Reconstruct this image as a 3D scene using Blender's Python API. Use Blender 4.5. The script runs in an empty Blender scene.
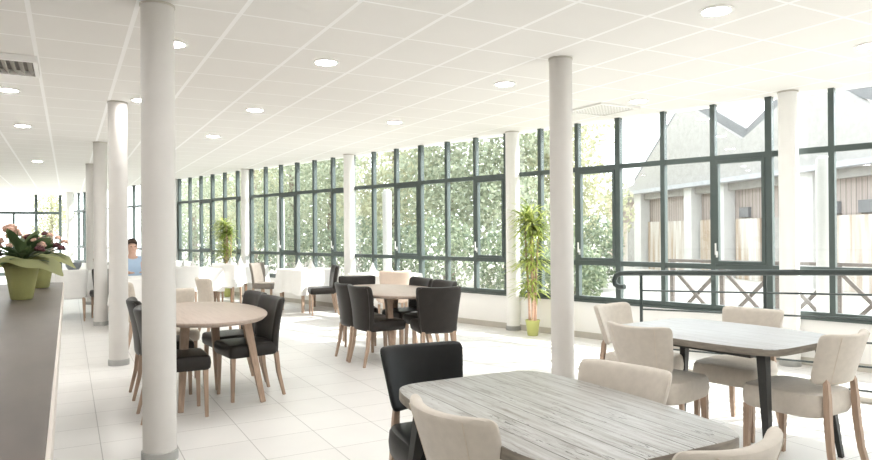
import bpy, bmesh, math, random
from mathutils import Vector, Matrix
random.seed(7)
PI = math.pi
scene = bpy.context.scene
col = scene.collection

# ------------------------------------------------------------------ materials
def new_mat(name):
    m = bpy.data.materials.new(name); m.use_nodes = True
    nt = m.node_tree; nt.nodes.clear()
    out = nt.nodes.new('ShaderNodeOutputMaterial')
    b = nt.nodes.new('ShaderNodeBsdfPrincipled')
    nt.links.new(b.outputs[0], out.inputs[0])
    return m, nt, b, out

def N(nt, t, **k):
    n = nt.nodes.new(t)
    for a, v in k.items(): setattr(n, a, v)
    return n

def math_node(nt, op, a, b=None):
    n = N(nt, 'ShaderNodeMath', operation=op)
    for i, v in enumerate((a, b)):
        if v is None: continue
        if isinstance(v, (int, float)): n.inputs[i].default_value = v
        else: nt.links.new(v, n.inputs[i])
    return n.outputs[0]

def mix_col(nt, fac, c1, c2):
    n = N(nt, 'ShaderNodeMix', data_type='RGBA')
    if isinstance(fac, (int, float)): n.inputs[0].default_value = fac
    else: nt.links.new(fac, n.inputs[0])
    for i, c in ((6, c1), (7, c2)):
        if isinstance(c, tuple): n.inputs[i].default_value = (*c, 1)
        else: nt.links.new(c, n.inputs[i])
    return n.outputs[2]

def simple(name, c, rough=.6, var=.06, scale=8., bump=.0, bscale=200., metal=0., stretch=(1, 1, 1), sheen=0., spec=.5, c2=None):
    m, nt, b, out = new_mat(name)
    tc = N(nt, 'ShaderNodeTexCoord'); mp = N(nt, 'ShaderNodeMapping'); mp.inputs['Scale'].default_value = stretch
    nt.links.new(tc.outputs['Object'], mp.inputs[0])
    no = N(nt, 'ShaderNodeTexNoise'); no.inputs['Scale'].default_value = scale; no.inputs['Detail'].default_value = 5
    nt.links.new(mp.outputs[0], no.inputs['Vector'])
    lo = tuple(x * (1 - var) for x in c); hi = c2 if c2 else tuple(min(1, x * (1 + var)) for x in c)
    r = N(nt, 'ShaderNodeMapRange'); r.inputs[1].default_value = .3; r.inputs[2].default_value = .7
    nt.links.new(no.outputs[0], r.inputs[0])
    nt.links.new(mix_col(nt, r.outputs[0], lo, hi), b.inputs['Base Color'])
    b.inputs['Roughness'].default_value = rough; b.inputs['Metallic'].default_value = metal
    b.inputs['Specular IOR Level'].default_value = spec
    b.inputs['Sheen Weight'].default_value = sheen
    if bump:
        n2 = N(nt, 'ShaderNodeTexNoise'); n2.inputs['Scale'].default_value = bscale
        nt.links.new(mp.outputs[0], n2.inputs['Vector'])
        bp = N(nt, 'ShaderNodeBump'); bp.inputs['Strength'].default_value = bump; bp.inputs['Distance'].default_value = .004
        nt.links.new(n2.outputs[0], bp.inputs['Height']); nt.links.new(bp.outputs[0], b.inputs['Normal'])
    return m

def grid_mat(name, tile, line, pitch, off, wx, wy, rough, var, coat=0., spec=.5, tilevar=.03):
    """square tiles on the world grid; lines parallel to y have width wx, lines parallel to x width wy"""
    m, nt, b, out = new_mat(name)
    tc = N(nt, 'ShaderNodeTexCoord'); sp = N(nt, 'ShaderNodeSeparateXYZ')
    nt.links.new(tc.outputs['Object'], sp.inputs[0])
    masks = []; ids = []
    for k, (o, w) in enumerate(((off[0], wx), (off[1], wy))):
        u = math_node(nt, 'DIVIDE', math_node(nt, 'SUBTRACT', sp.outputs[k], o), pitch)
        fr = math_node(nt, 'FRACT', u)
        ids.append(math_node(nt, 'FLOOR', u))
        d = math_node(nt, 'ABSOLUTE', math_node(nt, 'SUBTRACT', fr, .5))
        masks.append(math_node(nt, 'GREATER_THAN', d, .5 - .5 * w / pitch))
    mask = math_node(nt, 'MAXIMUM', masks[0], masks[1])
    cmb = N(nt, 'ShaderNodeCombineXYZ'); nt.links.new(ids[0], cmb.inputs[0]); nt.links.new(ids[1], cmb.inputs[1])
    wn = N(nt, 'ShaderNodeTexWhiteNoise', noise_dimensions='3D'); nt.links.new(cmb.outputs[0], wn.inputs[0])
    no = N(nt, 'ShaderNodeTexNoise'); no.inputs['Scale'].default_value = 3.; no.inputs['Detail'].default_value = 6
    nt.links.new(tc.outputs['Object'], no.inputs['Vector'])
    t1 = mix_col(nt, no.outputs[0], tuple(x * (1 - var) for x in tile), tuple(min(1, x * (1 + var)) for x in tile))
    t2 = mix_col(nt, math_node(nt, 'MULTIPLY', wn.outputs[0], tilevar), t1, tuple(x * .5 for x in tile))
    nt.links.new(mix_col(nt, mask, t2, line), b.inputs['Base Color'])
    b.inputs['Roughness'].default_value = rough; b.inputs['Specular IOR Level'].default_value = spec
    bp = N(nt, 'ShaderNodeBump'); bp.inputs['Strength'].default_value = .3; bp.inputs['Distance'].default_value = .004
    nt.links.new(mask, bp.inputs['Height']); bp.invert = sum(line) < sum(tile)
    nt.links.new(bp.outputs[0], b.inputs['Normal'])
    return m

def plank_mat(name, base, light, dark, gap, width, rough, streak=1., spec=.4, crack=0.):
    """planks along local y with grain, worn paint streaks and dark joints"""
    m, nt, b, out = new_mat(name)
    tc = N(nt, 'ShaderNodeTexCoord'); sp = N(nt, 'ShaderNodeSeparateXYZ'); nt.links.new(tc.outputs['Object'], sp.inputs[0])
    wob = N(nt, 'ShaderNodeTexNoise'); wob.inputs['Scale'].default_value = 2.5
    nt.links.new(tc.outputs['Object'], wob.inputs['Vector'])
    u = math_node(nt, 'DIVIDE', math_node(nt, 'ADD', sp.outputs[0], math_node(nt, 'MULTIPLY', wob.outputs[0], .012)), width)
    idn = math_node(nt, 'FLOOR', u)
    d = math_node(nt, 'ABSOLUTE', math_node(nt, 'SUBTRACT', math_node(nt, 'FRACT', u), .5))
    g = math_node(nt, 'GREATER_THAN', d, .5 - .5 * gap / width)
    cmb = N(nt, 'ShaderNodeCombineXYZ'); nt.links.new(math_node(nt, 'MULTIPLY', sp.outputs[0], 30.), cmb.inputs[0])
    nt.links.new(math_node(nt, 'MULTIPLY', sp.outputs[1], 1.6), cmb.inputs[1]); nt.links.new(math_node(nt, 'MULTIPLY', idn, 7.3), cmb.inputs[2])
    no = N(nt, 'ShaderNodeTexNoise'); no.inputs['Scale'].default_value = 1.6; no.inputs['Detail'].default_value = 7; no.inputs['Roughness'].default_value = .65
    nt.links.new(cmb.outputs[0], no.inputs['Vector'])
    r = N(nt, 'ShaderNodeMapRange'); r.inputs[1].default_value = .36; r.inputs[2].default_value = .62
    nt.links.new(no.outputs[0], r.inputs[0])
    c = mix_col(nt, r.outputs[0], base, light)
    no2 = N(nt, 'ShaderNodeTexNoise'); no2.inputs['Scale'].default_value = 3.1; no2.inputs['Detail'].default_value = 8; no2.inputs['Roughness'].default_value = .7
    c3 = N(nt, 'ShaderNodeCombineXYZ'); nt.links.new(math_node(nt, 'MULTIPLY', sp.outputs[0], 9.), c3.inputs[0])
    nt.links.new(math_node(nt, 'MULTIPLY', sp.outputs[1], 1.2), c3.inputs[1]); nt.links.new(math_node(nt, 'MULTIPLY', idn, 3.1), c3.inputs[2])
    nt.links.new(c3.outputs[0], no2.inputs['Vector'])
    r2 = N(nt, 'ShaderNodeMapRange'); r2.inputs[1].default_value = .52; r2.inputs[2].default_value = .68
    nt.links.new(no2.outputs[0], r2.inputs[0])
    c = mix_col(nt, math_node(nt, 'MULTIPLY', r2.outputs[0], streak), c, dark)
    wn = N(nt, 'ShaderNodeTexWhiteNoise', noise_dimensions='1D'); nt.links.new(idn, wn.inputs['W'])
    c = mix_col(nt, math_node(nt, 'MULTIPLY', wn.outputs[0], .25), c, base)
    if crack:                                                      # long dark splits and bare blotches in the worn paint
        n3 = N(nt, 'ShaderNodeTexNoise'); n3.inputs['Scale'].default_value = 1.; n3.inputs['Detail'].default_value = 4; n3.inputs['Roughness'].default_value = .6
        c4 = N(nt, 'ShaderNodeCombineXYZ'); nt.links.new(math_node(nt, 'MULTIPLY', sp.outputs[0], 16.), c4.inputs[0])
        nt.links.new(math_node(nt, 'MULTIPLY', sp.outputs[1], 1.3), c4.inputs[1]); nt.links.new(math_node(nt, 'MULTIPLY', idn, 5.7), c4.inputs[2])
        nt.links.new(c4.outputs[0], n3.inputs['Vector'])
        ln = math_node(nt, 'LESS_THAN', math_node(nt, 'ABSOLUTE', math_node(nt, 'SUBTRACT', n3.outputs[0], .5)), .005)
        n4 = N(nt, 'ShaderNodeTexNoise'); n4.inputs['Scale'].default_value = 5.; n4.inputs['Detail'].default_value = 3
        nt.links.new(tc.outputs['Object'], n4.inputs['Vector'])
        brk = math_node(nt, 'GREATER_THAN', n4.outputs[0], .52)
        c = mix_col(nt, math_node(nt, 'MULTIPLY', math_node(nt, 'MULTIPLY', ln, brk), crack), c, tuple(x * .35 for x in dark))
        n5 = N(nt, 'ShaderNodeTexNoise'); n5.inputs['Scale'].default_value = 5.; n5.inputs['Detail'].default_value = 6; n5.inputs['Roughness'].default_value = .75
        nt.links.new(c4.outputs[0], n5.inputs['Vector'])
        r5 = N(nt, 'ShaderNodeMapRange'); r5.inputs[1].default_value = .54; r5.inputs[2].default_value = .68
        nt.links.new(n5.outputs[0], r5.inputs[0])
        c = mix_col(nt, math_node(nt, 'MULTIPLY', r5.outputs[0], .4 * crack), c, dark)
    if crack: g = math_node(nt, 'MULTIPLY', g, math_node(nt, 'GREATER_THAN', no.outputs[0], .44))
    c = mix_col(nt, math_node(nt, 'MULTIPLY', g, .8 * (1 if gap else 0)), c, tuple(x * .5 for x in dark))
    nt.links.new(c, b.inputs['Base Color'])
    b.inputs['Roughness'].default_value = rough; b.inputs['Specular IOR Level'].default_value = spec
    bp = N(nt, 'ShaderNodeBump'); bp.inputs['Strength'].default_value = .35; bp.inputs['Distance'].default_value = .003
    nt.links.new(math_node(nt, 'SUBTRACT', r.outputs[0], math_node(nt, 'MULTIPLY', g, 2.)), bp.inputs['Height'])
    nt.links.new(bp.outputs[0], b.inputs['Normal'])
    return m

def glass_mat(name, tint=(1, 1, 1), ior=1.5):
    m = bpy.data.materials.new(name); m.use_nodes = True
    nt = m.node_tree; nt.nodes.clear()
    out = N(nt, 'ShaderNodeOutputMaterial'); mx = N(nt, 'ShaderNodeMixShader'); fr = N(nt, 'ShaderNodeFresnel'); ge = N(nt, 'ShaderNodeNewGeometry')
    rg = N(nt, 'ShaderNodeMapRange'); rg.inputs[3].default_value = ior; rg.inputs[4].default_value = 1 / ior   # the same sheet seen from either face
    nt.links.new(ge.outputs['Backfacing'], rg.inputs[0]); nt.links.new(rg.outputs[0], fr.inputs[0])
    tr = N(nt, 'ShaderNodeBsdfTransparent'); tr.inputs[0].default_value = (*tint, 1)
    gl = N(nt, 'ShaderNodeBsdfGlossy'); gl.inputs['Roughness'].default_value = .0
    nt.links.new(fr.outputs[0], mx.inputs[0]); nt.links.new(tr.outputs[0], mx.inputs[1]); nt.links.new(gl.outputs[0], mx.inputs[2])
    nt.links.new(mx.outputs[0], out.inputs[0])
    return m

def emit_mat(name, c, s):
    m, nt, b, out = new_mat(name)
    b.inputs['Base Color'].default_value = (.8, .8, .8, 1); b.inputs['Emission Color'].default_value = (*c, 1); b.inputs['Emission Strength'].default_value = s
    return m

def leaf_mat(name, c1, c2, trans=.35):
    m, nt, b, out = new_mat(name)
    oi = N(nt, 'ShaderNodeNewGeometry')
    c = mix_col(nt, oi.outputs['Random Per Island'], c1, c2)
    nt.links.new(c, b.inputs['Base Color']); b.inputs['Roughness'].default_value = .55
    tl = N(nt, 'ShaderNodeBsdfTranslucent'); nt.links.new(c, tl.inputs[0])
    mx = N(nt, 'ShaderNodeMixShader'); mx.inputs[0].default_value = trans
    nt.links.new(b.outputs[0], mx.inputs[1]); nt.links.new(tl.outputs[0], mx.inputs[2]); nt.links.new(mx.outputs[0], out.inputs[0])
    return m

M = {}
M['paint'] = simple('white_paint', (.86, .85, .83), .7, .015, 2)
M['column'] = simple('column_shaded_paint', (.60, .58, .555), .55, .02, 6, bump=.08, bscale=90)  # white columns darkened in colour to carry the shade inside the room
M['ring'] = simple('column_base_grey', (.36, .36, .345), .5, .08, 12)
M['ceiling'] = grid_mat('ceiling_tiles', (.80, .785, .76), (.94, .935, .93), .6, (-.2125, 4.42), .030, .020, .85, .02, tilevar=.03)
M['floor'] = grid_mat('floor_tiles', (.73, .715, .695), (.42, .405, .39), .4425, (.184, 5.02), .006, .006, .38, .05, spec=.45, tilevar=.06)
M['base'] = simple('skirting_tile', (.50, .47, .42), .5, .06, 5)
M['frame'] = simple('window_frame_green', (.070, .092, .087), .42, .05, 3)
M['gasket'] = simple('sash_frame_grey', (.11, .14, .132), .4, .05, 3)
M['handle'] = simple('handle_silver', (.75, .75, .73), .3, .02, 3, metal=.6)
M['glass'] = glass_mat('window_glass', (.97, .985, .98))
M['linen'] = simple('cream_linen', (.56, .51, .45), .85, .05, 30, bump=.25, bscale=350, sheen=.15, stretch=(1, 1, 1))
M['linen_seam'] = simple('cream_seam', (.58, .51, .43), .85, .05, 30)
M['beige'] = simple('beige_linen', (.55, .49, .42), .85, .05, 30, sheen=.1)
M['white_cloth'] = simple('white_linen', (.82, .81, .79), .8, .02, 10)
M['peach'] = simple('peach_fabric', (.62, .50, .42), .8, .04, 10)
M['leather'] = simple('black_leather', (.006, .0065, .0065), .42, .25, 18, bump=.12, bscale=220, spec=.25)
M['leather_dark'] = simple('brown_black_leather', (.017, .0135, .0115), .42, .2, 14, bump=.1, bscale=200, spec=.32)
M['piping'] = simple('leather_piping', (.05, .046, .042), .4, .1, 14)
M['grey_fabric'] = simple('grey_brown_fabric', (.20, .175, .15), .8, .06, 20)
M['oak'] = simple('oak_leg', (.40, .285, .21), .5, .16, 7, stretch=(9, 9, .7))
M['oak_dark'] = simple('walnut_leg', (.24, .14, .085), .5, .16, 7, stretch=(9, 9, .7))
M['wood_top'] = plank_mat('light_oak_top', (.36, .28, .23), (.42, .335, .28), (.26, .195, .155), .0, .12, .38, .35, .5)
M['wash_top'] = plank_mat('whitewashed_planks', (.30, .29, .268), (.47, .475, .468), (.13, .105, .082), .006, .098, .36, .9, .5, .9)
M['wash_top2'] = plank_mat('grey_washed_planks', (.36, .365, .37), (.44, .45, .465), (.24, .22, .20), .003, .12, .38, .4, .5, .4)
M['wash_edge'] = simple('weathered_edge', (.20, .175, .145), .7, .25, 12, stretch=(1, 1, 6))
M['black_metal'] = simple('black_leg', (.018, .018, .017), .45, .15, 10)
M['rail'] = simple('rail_dark_green', (.030, .042, .040), .38, .08, 6)
M['counter'] = simple('counter_laminate', (.095, .077, .066), .42, .16, 4, stretch=(3, .8, 1))
M['counter_edge'] = simple('counter_edge_band', (.62, .57, .52), .5, .04, 6)
M['counter_base'] = simple('counter_panel', (.55, .52, .48), .6, .04, 4)
M['downlight'] = emit_mat('downlight_glow', (1, .985, .965), 62.)
M['trim_white'] = simple('white_trim', (.86, .85, .83), .5, .01, 3)
M['vent_slat'] = simple('vent_slat_grey', (.36, .335, .30), .6, .04, 3)
M['vent_dark'] = simple('vent_shadow_gap', (.22, .205, .185), .8, .04, 3)
M['perforated'] = grid_mat('perforated_plate', (.42, .40, .36), (.80, .79, .77), .046, (0, 0), .020, .020, .6, .02, tilevar=0)
M['lime'] = simple('lime_glaze', (.56, .58, .20), .35, .05, 5)
M['soil'] = simple('soil', (.05, .035, .025), .9, .3, 40)
M['cane'] = simple('bamboo_cane', (.62, .42, .32), .6, .15, 8, stretch=(2, 2, 9))
M['leaf'] = leaf_mat('bamboo_leaf', (.20, .29, .06), (.68, .72, .24), .4)
M['leaf_dark'] = leaf_mat('bouquet_leaf', (.07, .12, .05), (.20, .26, .12), .3)
M['wrap'] = leaf_mat('green_wrap', (.34, .36, .15), (.38, .39, .19), .5)
M['potwrap'] = simple('green_pot_wrap', (.30, .30, .115), .55, .10, 20, stretch=(1, 1, .2))
M['rose'] = simple('pink_rose', (.66, .42, .33), .7, .2, 30)
M['burgundy'] = simple('burgundy_flower', (.10, .03, .035), .7, .3, 30)
M['tree_leaf'] = leaf_mat('tree_leaf', (.22, .26, .175), (.42, .44, .32), .4)
M['tree_leaf2'] = leaf_mat('tree_leaf_yellow', (.29, .30, .19), (.50, .49, .33), .4)
M['hedge_leaf'] = leaf_mat('hedge_leaf', (.10, .14, .09), (.28, .32, .21), .35)
M['bark'] = simple('bark', (.16, .12, .09), .9, .3, 10)
M['ground'] = simple('gravel_ground', (.48, .45, .41), .9, .12, 3)
M['stone'] = simple('barn_stone', (.32, .305, .29), .9, .10, 5)
M['slate'] = simple('barn_slate_roof', (.36, .36, .38), .8, .10, 4)
M['coping'] = simple('barn_coping', (.15, .15, .155), .8, .08, 4)
M['barn_pier'] = simple('barn_white_pier', (.52, .51, .495), .8, .04, 3)
M['boards'] = plank_mat('barn_grey_boards', (.30, .245, .22), (.42, .365, .34), (.18, .15, .14), .02, .17, .8, .5)
M['boards_tan'] = simple('barn_tan_doors', (.35, .245, .165), .85, .10, 1.1, stretch=(5, 5, .35), c2=(.58, .57, .55))
M['brick'] = simple('barn_brick', (.50, .38, .33), .9, .15, 14)
M['fence_wood'] = simple('fence_timber', (.13, .112, .102), .85, .15, 5)
M['skin'] = simple('skin', (.62, .40, .31), .55, .04, 9)
M['hair'] = simple('brown_hair', (.06, .035, .022), .6, .2, 40)
M['blue_shirt'] = simple('pale_blue_shirt', (.42, .55, .72), .8, .04, 9)
M['trousers'] = simple('dark_trousers', (.06, .06, .075), .8, .1, 9)
M['glassware'] = glass_mat('drinking_glass', (.88, .90, .90), 1.45)
M['grey_ceramic'] = simple('grey_ceramic', (.22, .24, .26), .4, .1, 12)
M['terracotta'] = simple('brown_ceramic', (.30, .19, .14), .6, .1, 9)

# ------------------------------------------------------------------ object helpers
def link_mesh(name, bm, mat, parent=None, smooth=True, loc=None):
    bmesh.ops.recalc_face_normals(bm, faces=bm.faces[:])
    me = bpy.data.meshes.new(name); bm.to_mesh(me); bm.free()
    if smooth:
        me.polygons.foreach_set('use_smooth', [True] * len(me.polygons))
        me.set_sharp_from_angle(angle=math.radians(38))
    for mm in (mat if isinstance(mat, (list, tuple)) else [mat]): me.materials.append(mm)
    o = bpy.data.objects.new(name, me); col.objects.link(o)
    if parent: o.parent = parent
    if loc: o.location = loc
    return o

def tag(o, label=None, cat=None, group=None, kind=None):
    if label: o['label'] = label
    if cat: o['category'] = cat
    if group: o['group'] = group
    if kind: o['kind'] = kind
    return o

def thing(name, label, cat, loc=(0, 0, 0), rz=0., group=None, kind=None):
    o = bpy.data.objects.new(name, None); col.objects.link(o)
    o.location = loc; o.rotation_euler = (0, 0, rz); o.empty_display_size = .1
    return tag(o, label, cat, group, kind)

def dup(root, loc, rz=0., label=None, group=None, swap=None):
    r = root.copy(); col.objects.link(r); r.location = loc; r.rotation_euler = (0, 0, rz)
    if label: r['label'] = label
    if group: r['group'] = group
    elif 'group' in r: del r['group']
    def cp(src, par):
        c = src.copy(); col.objects.link(c); c.parent = par
        for g in src.children: cp(g, c)
    for ch in list(root.children): cp(ch, r)
    return r

def add_box(bm, c, s, rot=None, bevel=0.):
    r = bmesh.ops.create_cube(bm, size=1.)
    vs = r['verts']
    bmesh.ops.scale(bm, vec=s, verts=vs)
    if bevel:
        es = list({e for v in vs for e in v.link_edges})
        rr = bmesh.ops.bevel(bm, geom=es, offset=bevel, segments=2, affect='EDGES', profile=.5)
        vs = list({v for f in rr['faces'] for v in f.verts} | {v for v in vs if v.is_valid})
    if rot is not None: bmesh.ops.rotate(bm, cent=(0, 0, 0), matrix=rot, verts=vs)
    bmesh.ops.translate(bm, vec=c, verts=vs)
    return vs

def box_obj(name, c, s, mat, parent=None, rz=0., bevel=0.):
    bm = bmesh.new(); add_box(bm, c, s, Matrix.Rotation(rz, 3, 'Z') if rz else None, bevel)
    return link_mesh(name, bm, mat, parent)

def add_lathe(bm, prof, seg=28, c=(0, 0, 0), wob=None, cap=True):
    rings = []
    for k, (r, z) in enumerate(prof):
        ring = []
        for i in range(seg):
            a = 2 * PI * i / seg
            rr = r; zz = z
            if wob: rr, zz = wob(a, k, r, z)
            ring.append(bm.verts.new((c[0] + rr * math.cos(a), c[1] + rr * math.sin(a), c[2] + zz)))
        rings.append(ring)
    for a, b in zip(rings, rings[1:]):
        for i in range(seg): bm.faces.new((a[i], a[(i + 1) % seg], b[(i + 1) % seg], b[i]))
    if cap:
        bm.faces.new(list(reversed(rings[0]))); bm.faces.new(rings[-1])

def add_loft(bm, pts, sizes, seg=4, rot0=PI / 4, cap=True):
    """tube through pts; sizes = radius or (rx, ry); seg 4 = square section (kept upright-ish)"""
    rings = []
    n = len(pts); P = [Vector(p) for p in pts]
    ref = None
    for i in range(n):
        t = (P[min(i + 1, n - 1)] - P[max(i - 1, 0)]).normalized()
        if ref is None:
            ref = Vector((1, 0, 0)) if abs(t.x) < .8 else Vector((0, 1, 0))
        x = (ref - t * ref.dot(t)).normalized(); y = t.cross(x); ref = x
        s = sizes[i] if isinstance(sizes, (list, tuple)) else sizes
        sx, sy = s if isinstance(s, (list, tuple)) else (s, s)
        rings.append([bm.verts.new(P[i] + x * (sx * math.cos(rot0 + 2 * PI * k / seg)) + y * (sy * math.sin(rot0 + 2 * PI * k / seg))) for k in range(seg)])
    for a, b in zip(rings, rings[1:]):
        for k in range(seg): bm.faces.new((a[k], a[(k + 1) % seg], b[(k + 1) % seg], b[k]))
    if cap: bm.faces.new(list(reversed(rings[0]))); bm.faces.new(rings[-1])

def tube_obj(name, pts, r, mat, parent=None, seg=10):
    bm = bmesh.new(); add_loft(bm, pts, r, seg, 0.); return link_mesh(name, bm, mat, parent)

def sqmap(u, v, p):
    """square to rounded square (superellipse outline of power p)"""
    if u == 0 and v == 0: return 0., 0.
    m = max(abs(u), abs(v)); l = (abs(u) ** p + abs(v) ** p) ** (1 / p)
    return u * m / l, v * m / l

def add_pad(bm, f, n=16, m=16, p=5., pe=7.):
    """closed cushion: f(u, v, side) -> point; side runs +-1 and closes at the rounded outline"""
    grids = []
    for s in (1, -1):
        g = []
        for j in range(m + 1):
            row = []
            for i in range(n + 1):
                uu = math.sin((i / n * 2 - 1) * PI / 2 * .999) if False else (i / n * 2 - 1)
                vv = j / m * 2 - 1
                # denser samples near the rim
                uu = math.copysign(1 - (1 - abs(uu)) ** 1.7, uu); vv = math.copysign(1 - (1 - abs(vv)) ** 1.7, vv)
                e = max(abs(uu), abs(vv))
                if s == -1 and e > .9999: row.append(grids[0][j][i]); continue
                a, b = sqmap(uu, vv, p)
                t = (max(0., 1 - e ** pe)) ** .5
                row.append(bm.verts.new(f(a, b, s * t)))
            g.append(row)
        grids.append(g)
    for s, g in enumerate(grids):
        for j in range(m):
            for i in range(n):
                q = [g[j][i], g[j][i + 1], g[j + 1][i + 1], g[j + 1][i]]
                if len(set(q)) == 4: bm.faces.new(q if s == 0 else q[::-1])

# ------------------------------------------------------------------ camera (1.395 m above the tiles)
cam_d = bpy.data.cameras.new('camera'); cam = bpy.data.objects.new('camera', cam_d); col.objects.link(cam)
R0 = ((0.8763492228, -0.4816221381, -0.0072218910), (0.0046057410, -0.0066139378, 0.9999675210), (0.4816542606, 0.8763540220, 0.0035778924))
mw = Matrix(((R0[0][0], R0[1][0], -R0[2][0], 0), (R0[0][1], R0[1][1], -R0[2][1], 0), (R0[0][2], R0[1][2], -R0[2][2], 1.395), (0, 0, 0, 1)))
cam.matrix_world = mw
cam_d.sensor_fit = 'HORIZONTAL'; cam_d.sensor_width = 36.; cam_d.lens = 669.61 / 872 * 36; cam_d.clip_start = .05; cam_d.clip_end = 300
scene.camera = cam

# ------------------------------------------------------------------ room shell
H = 2.823
WN = Vector((.9588, .2840, 0)); WD = Vector((-.2840, .9588, 0)); W0 = 7.60
WANG = math.atan2(WD.y, WD.x)                       # wall direction
def wp(s, n, z=0.): return WD * s + WN * (W0 + n) + Vector((0, 0, z))
Y0, Y1, X0 = -4.5, 27.4, -3.6
def wall_x(y, n=0.): return (W0 + n - .2840 * y) / .9588
def poly_obj(name, pts, z0, z1, mat):
    bm = bmesh.new()
    a = [bm.verts.new((x, y, z0)) for x, y in pts]; b = [bm.verts.new((x, y, z1)) for x, y in pts]
    n = len(pts); bm.faces.new(a[::-1]); bm.faces.new(b)
    for i in range(n): bm.faces.new((a[i], a[(i + 1) % n], b[(i + 1) % n], b[i]))
    return tag(link_mesh(name, bm, mat, smooth=False), kind='structure')
room = [(X0, Y0), (wall_x(Y0, .12), Y0), (wall_x(Y1, .12), Y1), (X0, Y1)]
poly_obj('floor', room, -.1, 0., M['floor'])
poly_obj('ceiling', [(X0, Y0), (wall_x(Y0, .12), Y0), (wall_x(Y1, .12), Y1), (X0, Y1)], H, H + .25, M['ceiling'])
for nm, c, sz in (('wall_left', (X0 - .08, (Y0 + Y1) / 2), (.16, Y1 - Y0)), ('wall_back', ((X0 + wall_x(Y0)) / 2, Y0 - .08), (wall_x(Y0) - X0, .16))):
    hh = H
    tag(box_obj(nm, (c[0], c[1], hh / 2), (sz[0], sz[1], hh), M['paint']), kind='structure')
S0, S1 = -6.9, 26.4
def wall_box(name, s0, s1, n0, n1, z0, z1, mat, parent=None, bevel=0.):
    c = wp((s0 + s1) / 2, (n0 + n1) / 2, (z0 + z1) / 2)
    bm = bmesh.new(); add_box(bm, c, (s1 - s0, abs(n1 - n0), z1 - z0), Matrix.Rotation(WANG, 3, 'Z'), bevel)
    return link_mesh(name, bm, mat, parent)
tag(wall_box('wall_right', S0, S1, 0., .22, 0., .47, M['paint']), kind='structure')
tag(wall_box('baseboard_right', S0, S1, -.015, -.001, 0., .08, M['base']), kind='structure')
tag(wall_box('trim_1', S0, S1, -.03, .05, .472, .492, M['frame']), kind='structure')     # dark sill ledge
tag(wall_box('trim_2', S0, S1, .10, .22, H - .001, H + .25, M['paint']), kind='structure')

# window units, three lights wide, between 1.795 m main mullions
def window_unit(k, s0):
    root = thing('window_%d' % k, None, None, wp(s0, 0), 0, kind='structure')
    L = 1.795; q = L / 3
    def wb(bm, a, b, n0, n1, z0, z1):
        c = wp((a + b) / 2, (n0 + n1) / 2, (z0 + z1) / 2) - wp(0, 0)
        add_box(bm, c, (b - a, n1 - n0, z1 - z0), Matrix.Rotation(WANG, 3, 'Z'))
    bm = bmesh.new()
    for i in range(4):
        w = .034 if i in (0, 3) else .027
        a = max(0, i * q - w) if i == 0 else i * q - w
        b = i * q + w if i < 3 else L
        if i == 0: a = 0
        if i == 3: a = L - w
        wb(bm, a, b, .0, .075, .492, H)
    for z0, z1 in ((.492, .55), (.955, 1.015), (2.18, 2.24)):
        wb(bm, .03, L - .03, .004, .071, z0, z1)
    link_mesh('window_frame', bm, M['frame'], root)
    bm = bmesh.new()
    a, b = .036, q - .029                                  # opening sash in the light nearest the camera
    for (x0, x1, z0, z1) in ((a, a + .035, 1.017, 2.178), (b - .035, b, 1.017, 2.178), (a + .035, b - .035, 1.017, 1.052), (a + .035, b - .035, 2.143, 2.178)):
        wb(bm, x0, x1, -.008, .055, z0, z1)
    sash = link_mesh('sash', bm, M['frame'], root)
    bm = bmesh.new()
    wb(bm, b - .03, b - .01, -.02, -.009, 1.09, 1.16); wb(bm, b - .026, b - .014, -.055, -.02, 1.12, 1.14); wb(bm, b - .027, b - .013, -.058, -.045, 1.12, 1.25)
    link_mesh('window_handle', bm, M['handle'], root)
    bm = bmesh.new()
    for i in range(3):
        a, b = i * q + (.037 if i == 0 else .03), (i + 1) * q - (.037 if i == 2 else .03)
        for z0, z1 in ((.553, .952), (1.018, 2.177), (2.243, H - .002)): wb(bm, a, b, .03, .036, z0, z1)
    link_mesh('pane', bm, M['glass'], root, smooth=False)
for k in range(18):
    window_unit(k + 1, 2.51 - 1.795 * 5 + 1.795 * k)

# glazed end wall
root = thing('window_19', None, None, (X0, Y1, 0), 0, kind='structure')
xe = wall_x(Y1) - X0
bm = bmesh.new()
xs = [0, .7, 2.62, xe - .05]
for i, x in enumerate(xs): add_box(bm, (x, .05, H / 2), (.09, .1, H))
add_box(bm, (xe / 2, .05, 2.18), (xe, .08, .09)); add_box(bm, (xe / 2, .05, .06), (xe, .08, .12))
for x in (1.95,): add_box(bm, (x, .05, 1.1), (.07, .08, 2.1))
link_mesh('window_frame', bm, M['frame'], root)
bm = bmesh.new()
for a, b in zip(xs, xs[1:]):
    add_box(bm, ((a + b) / 2, .05, 1.12), (b - a - .1, .006, 2.0)); add_box(bm, ((a + b) / 2, .05, 2.52), (b - a - .1, .006, .58))
link_mesh('pane', bm, M['glass'], root, smooth=False)

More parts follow.
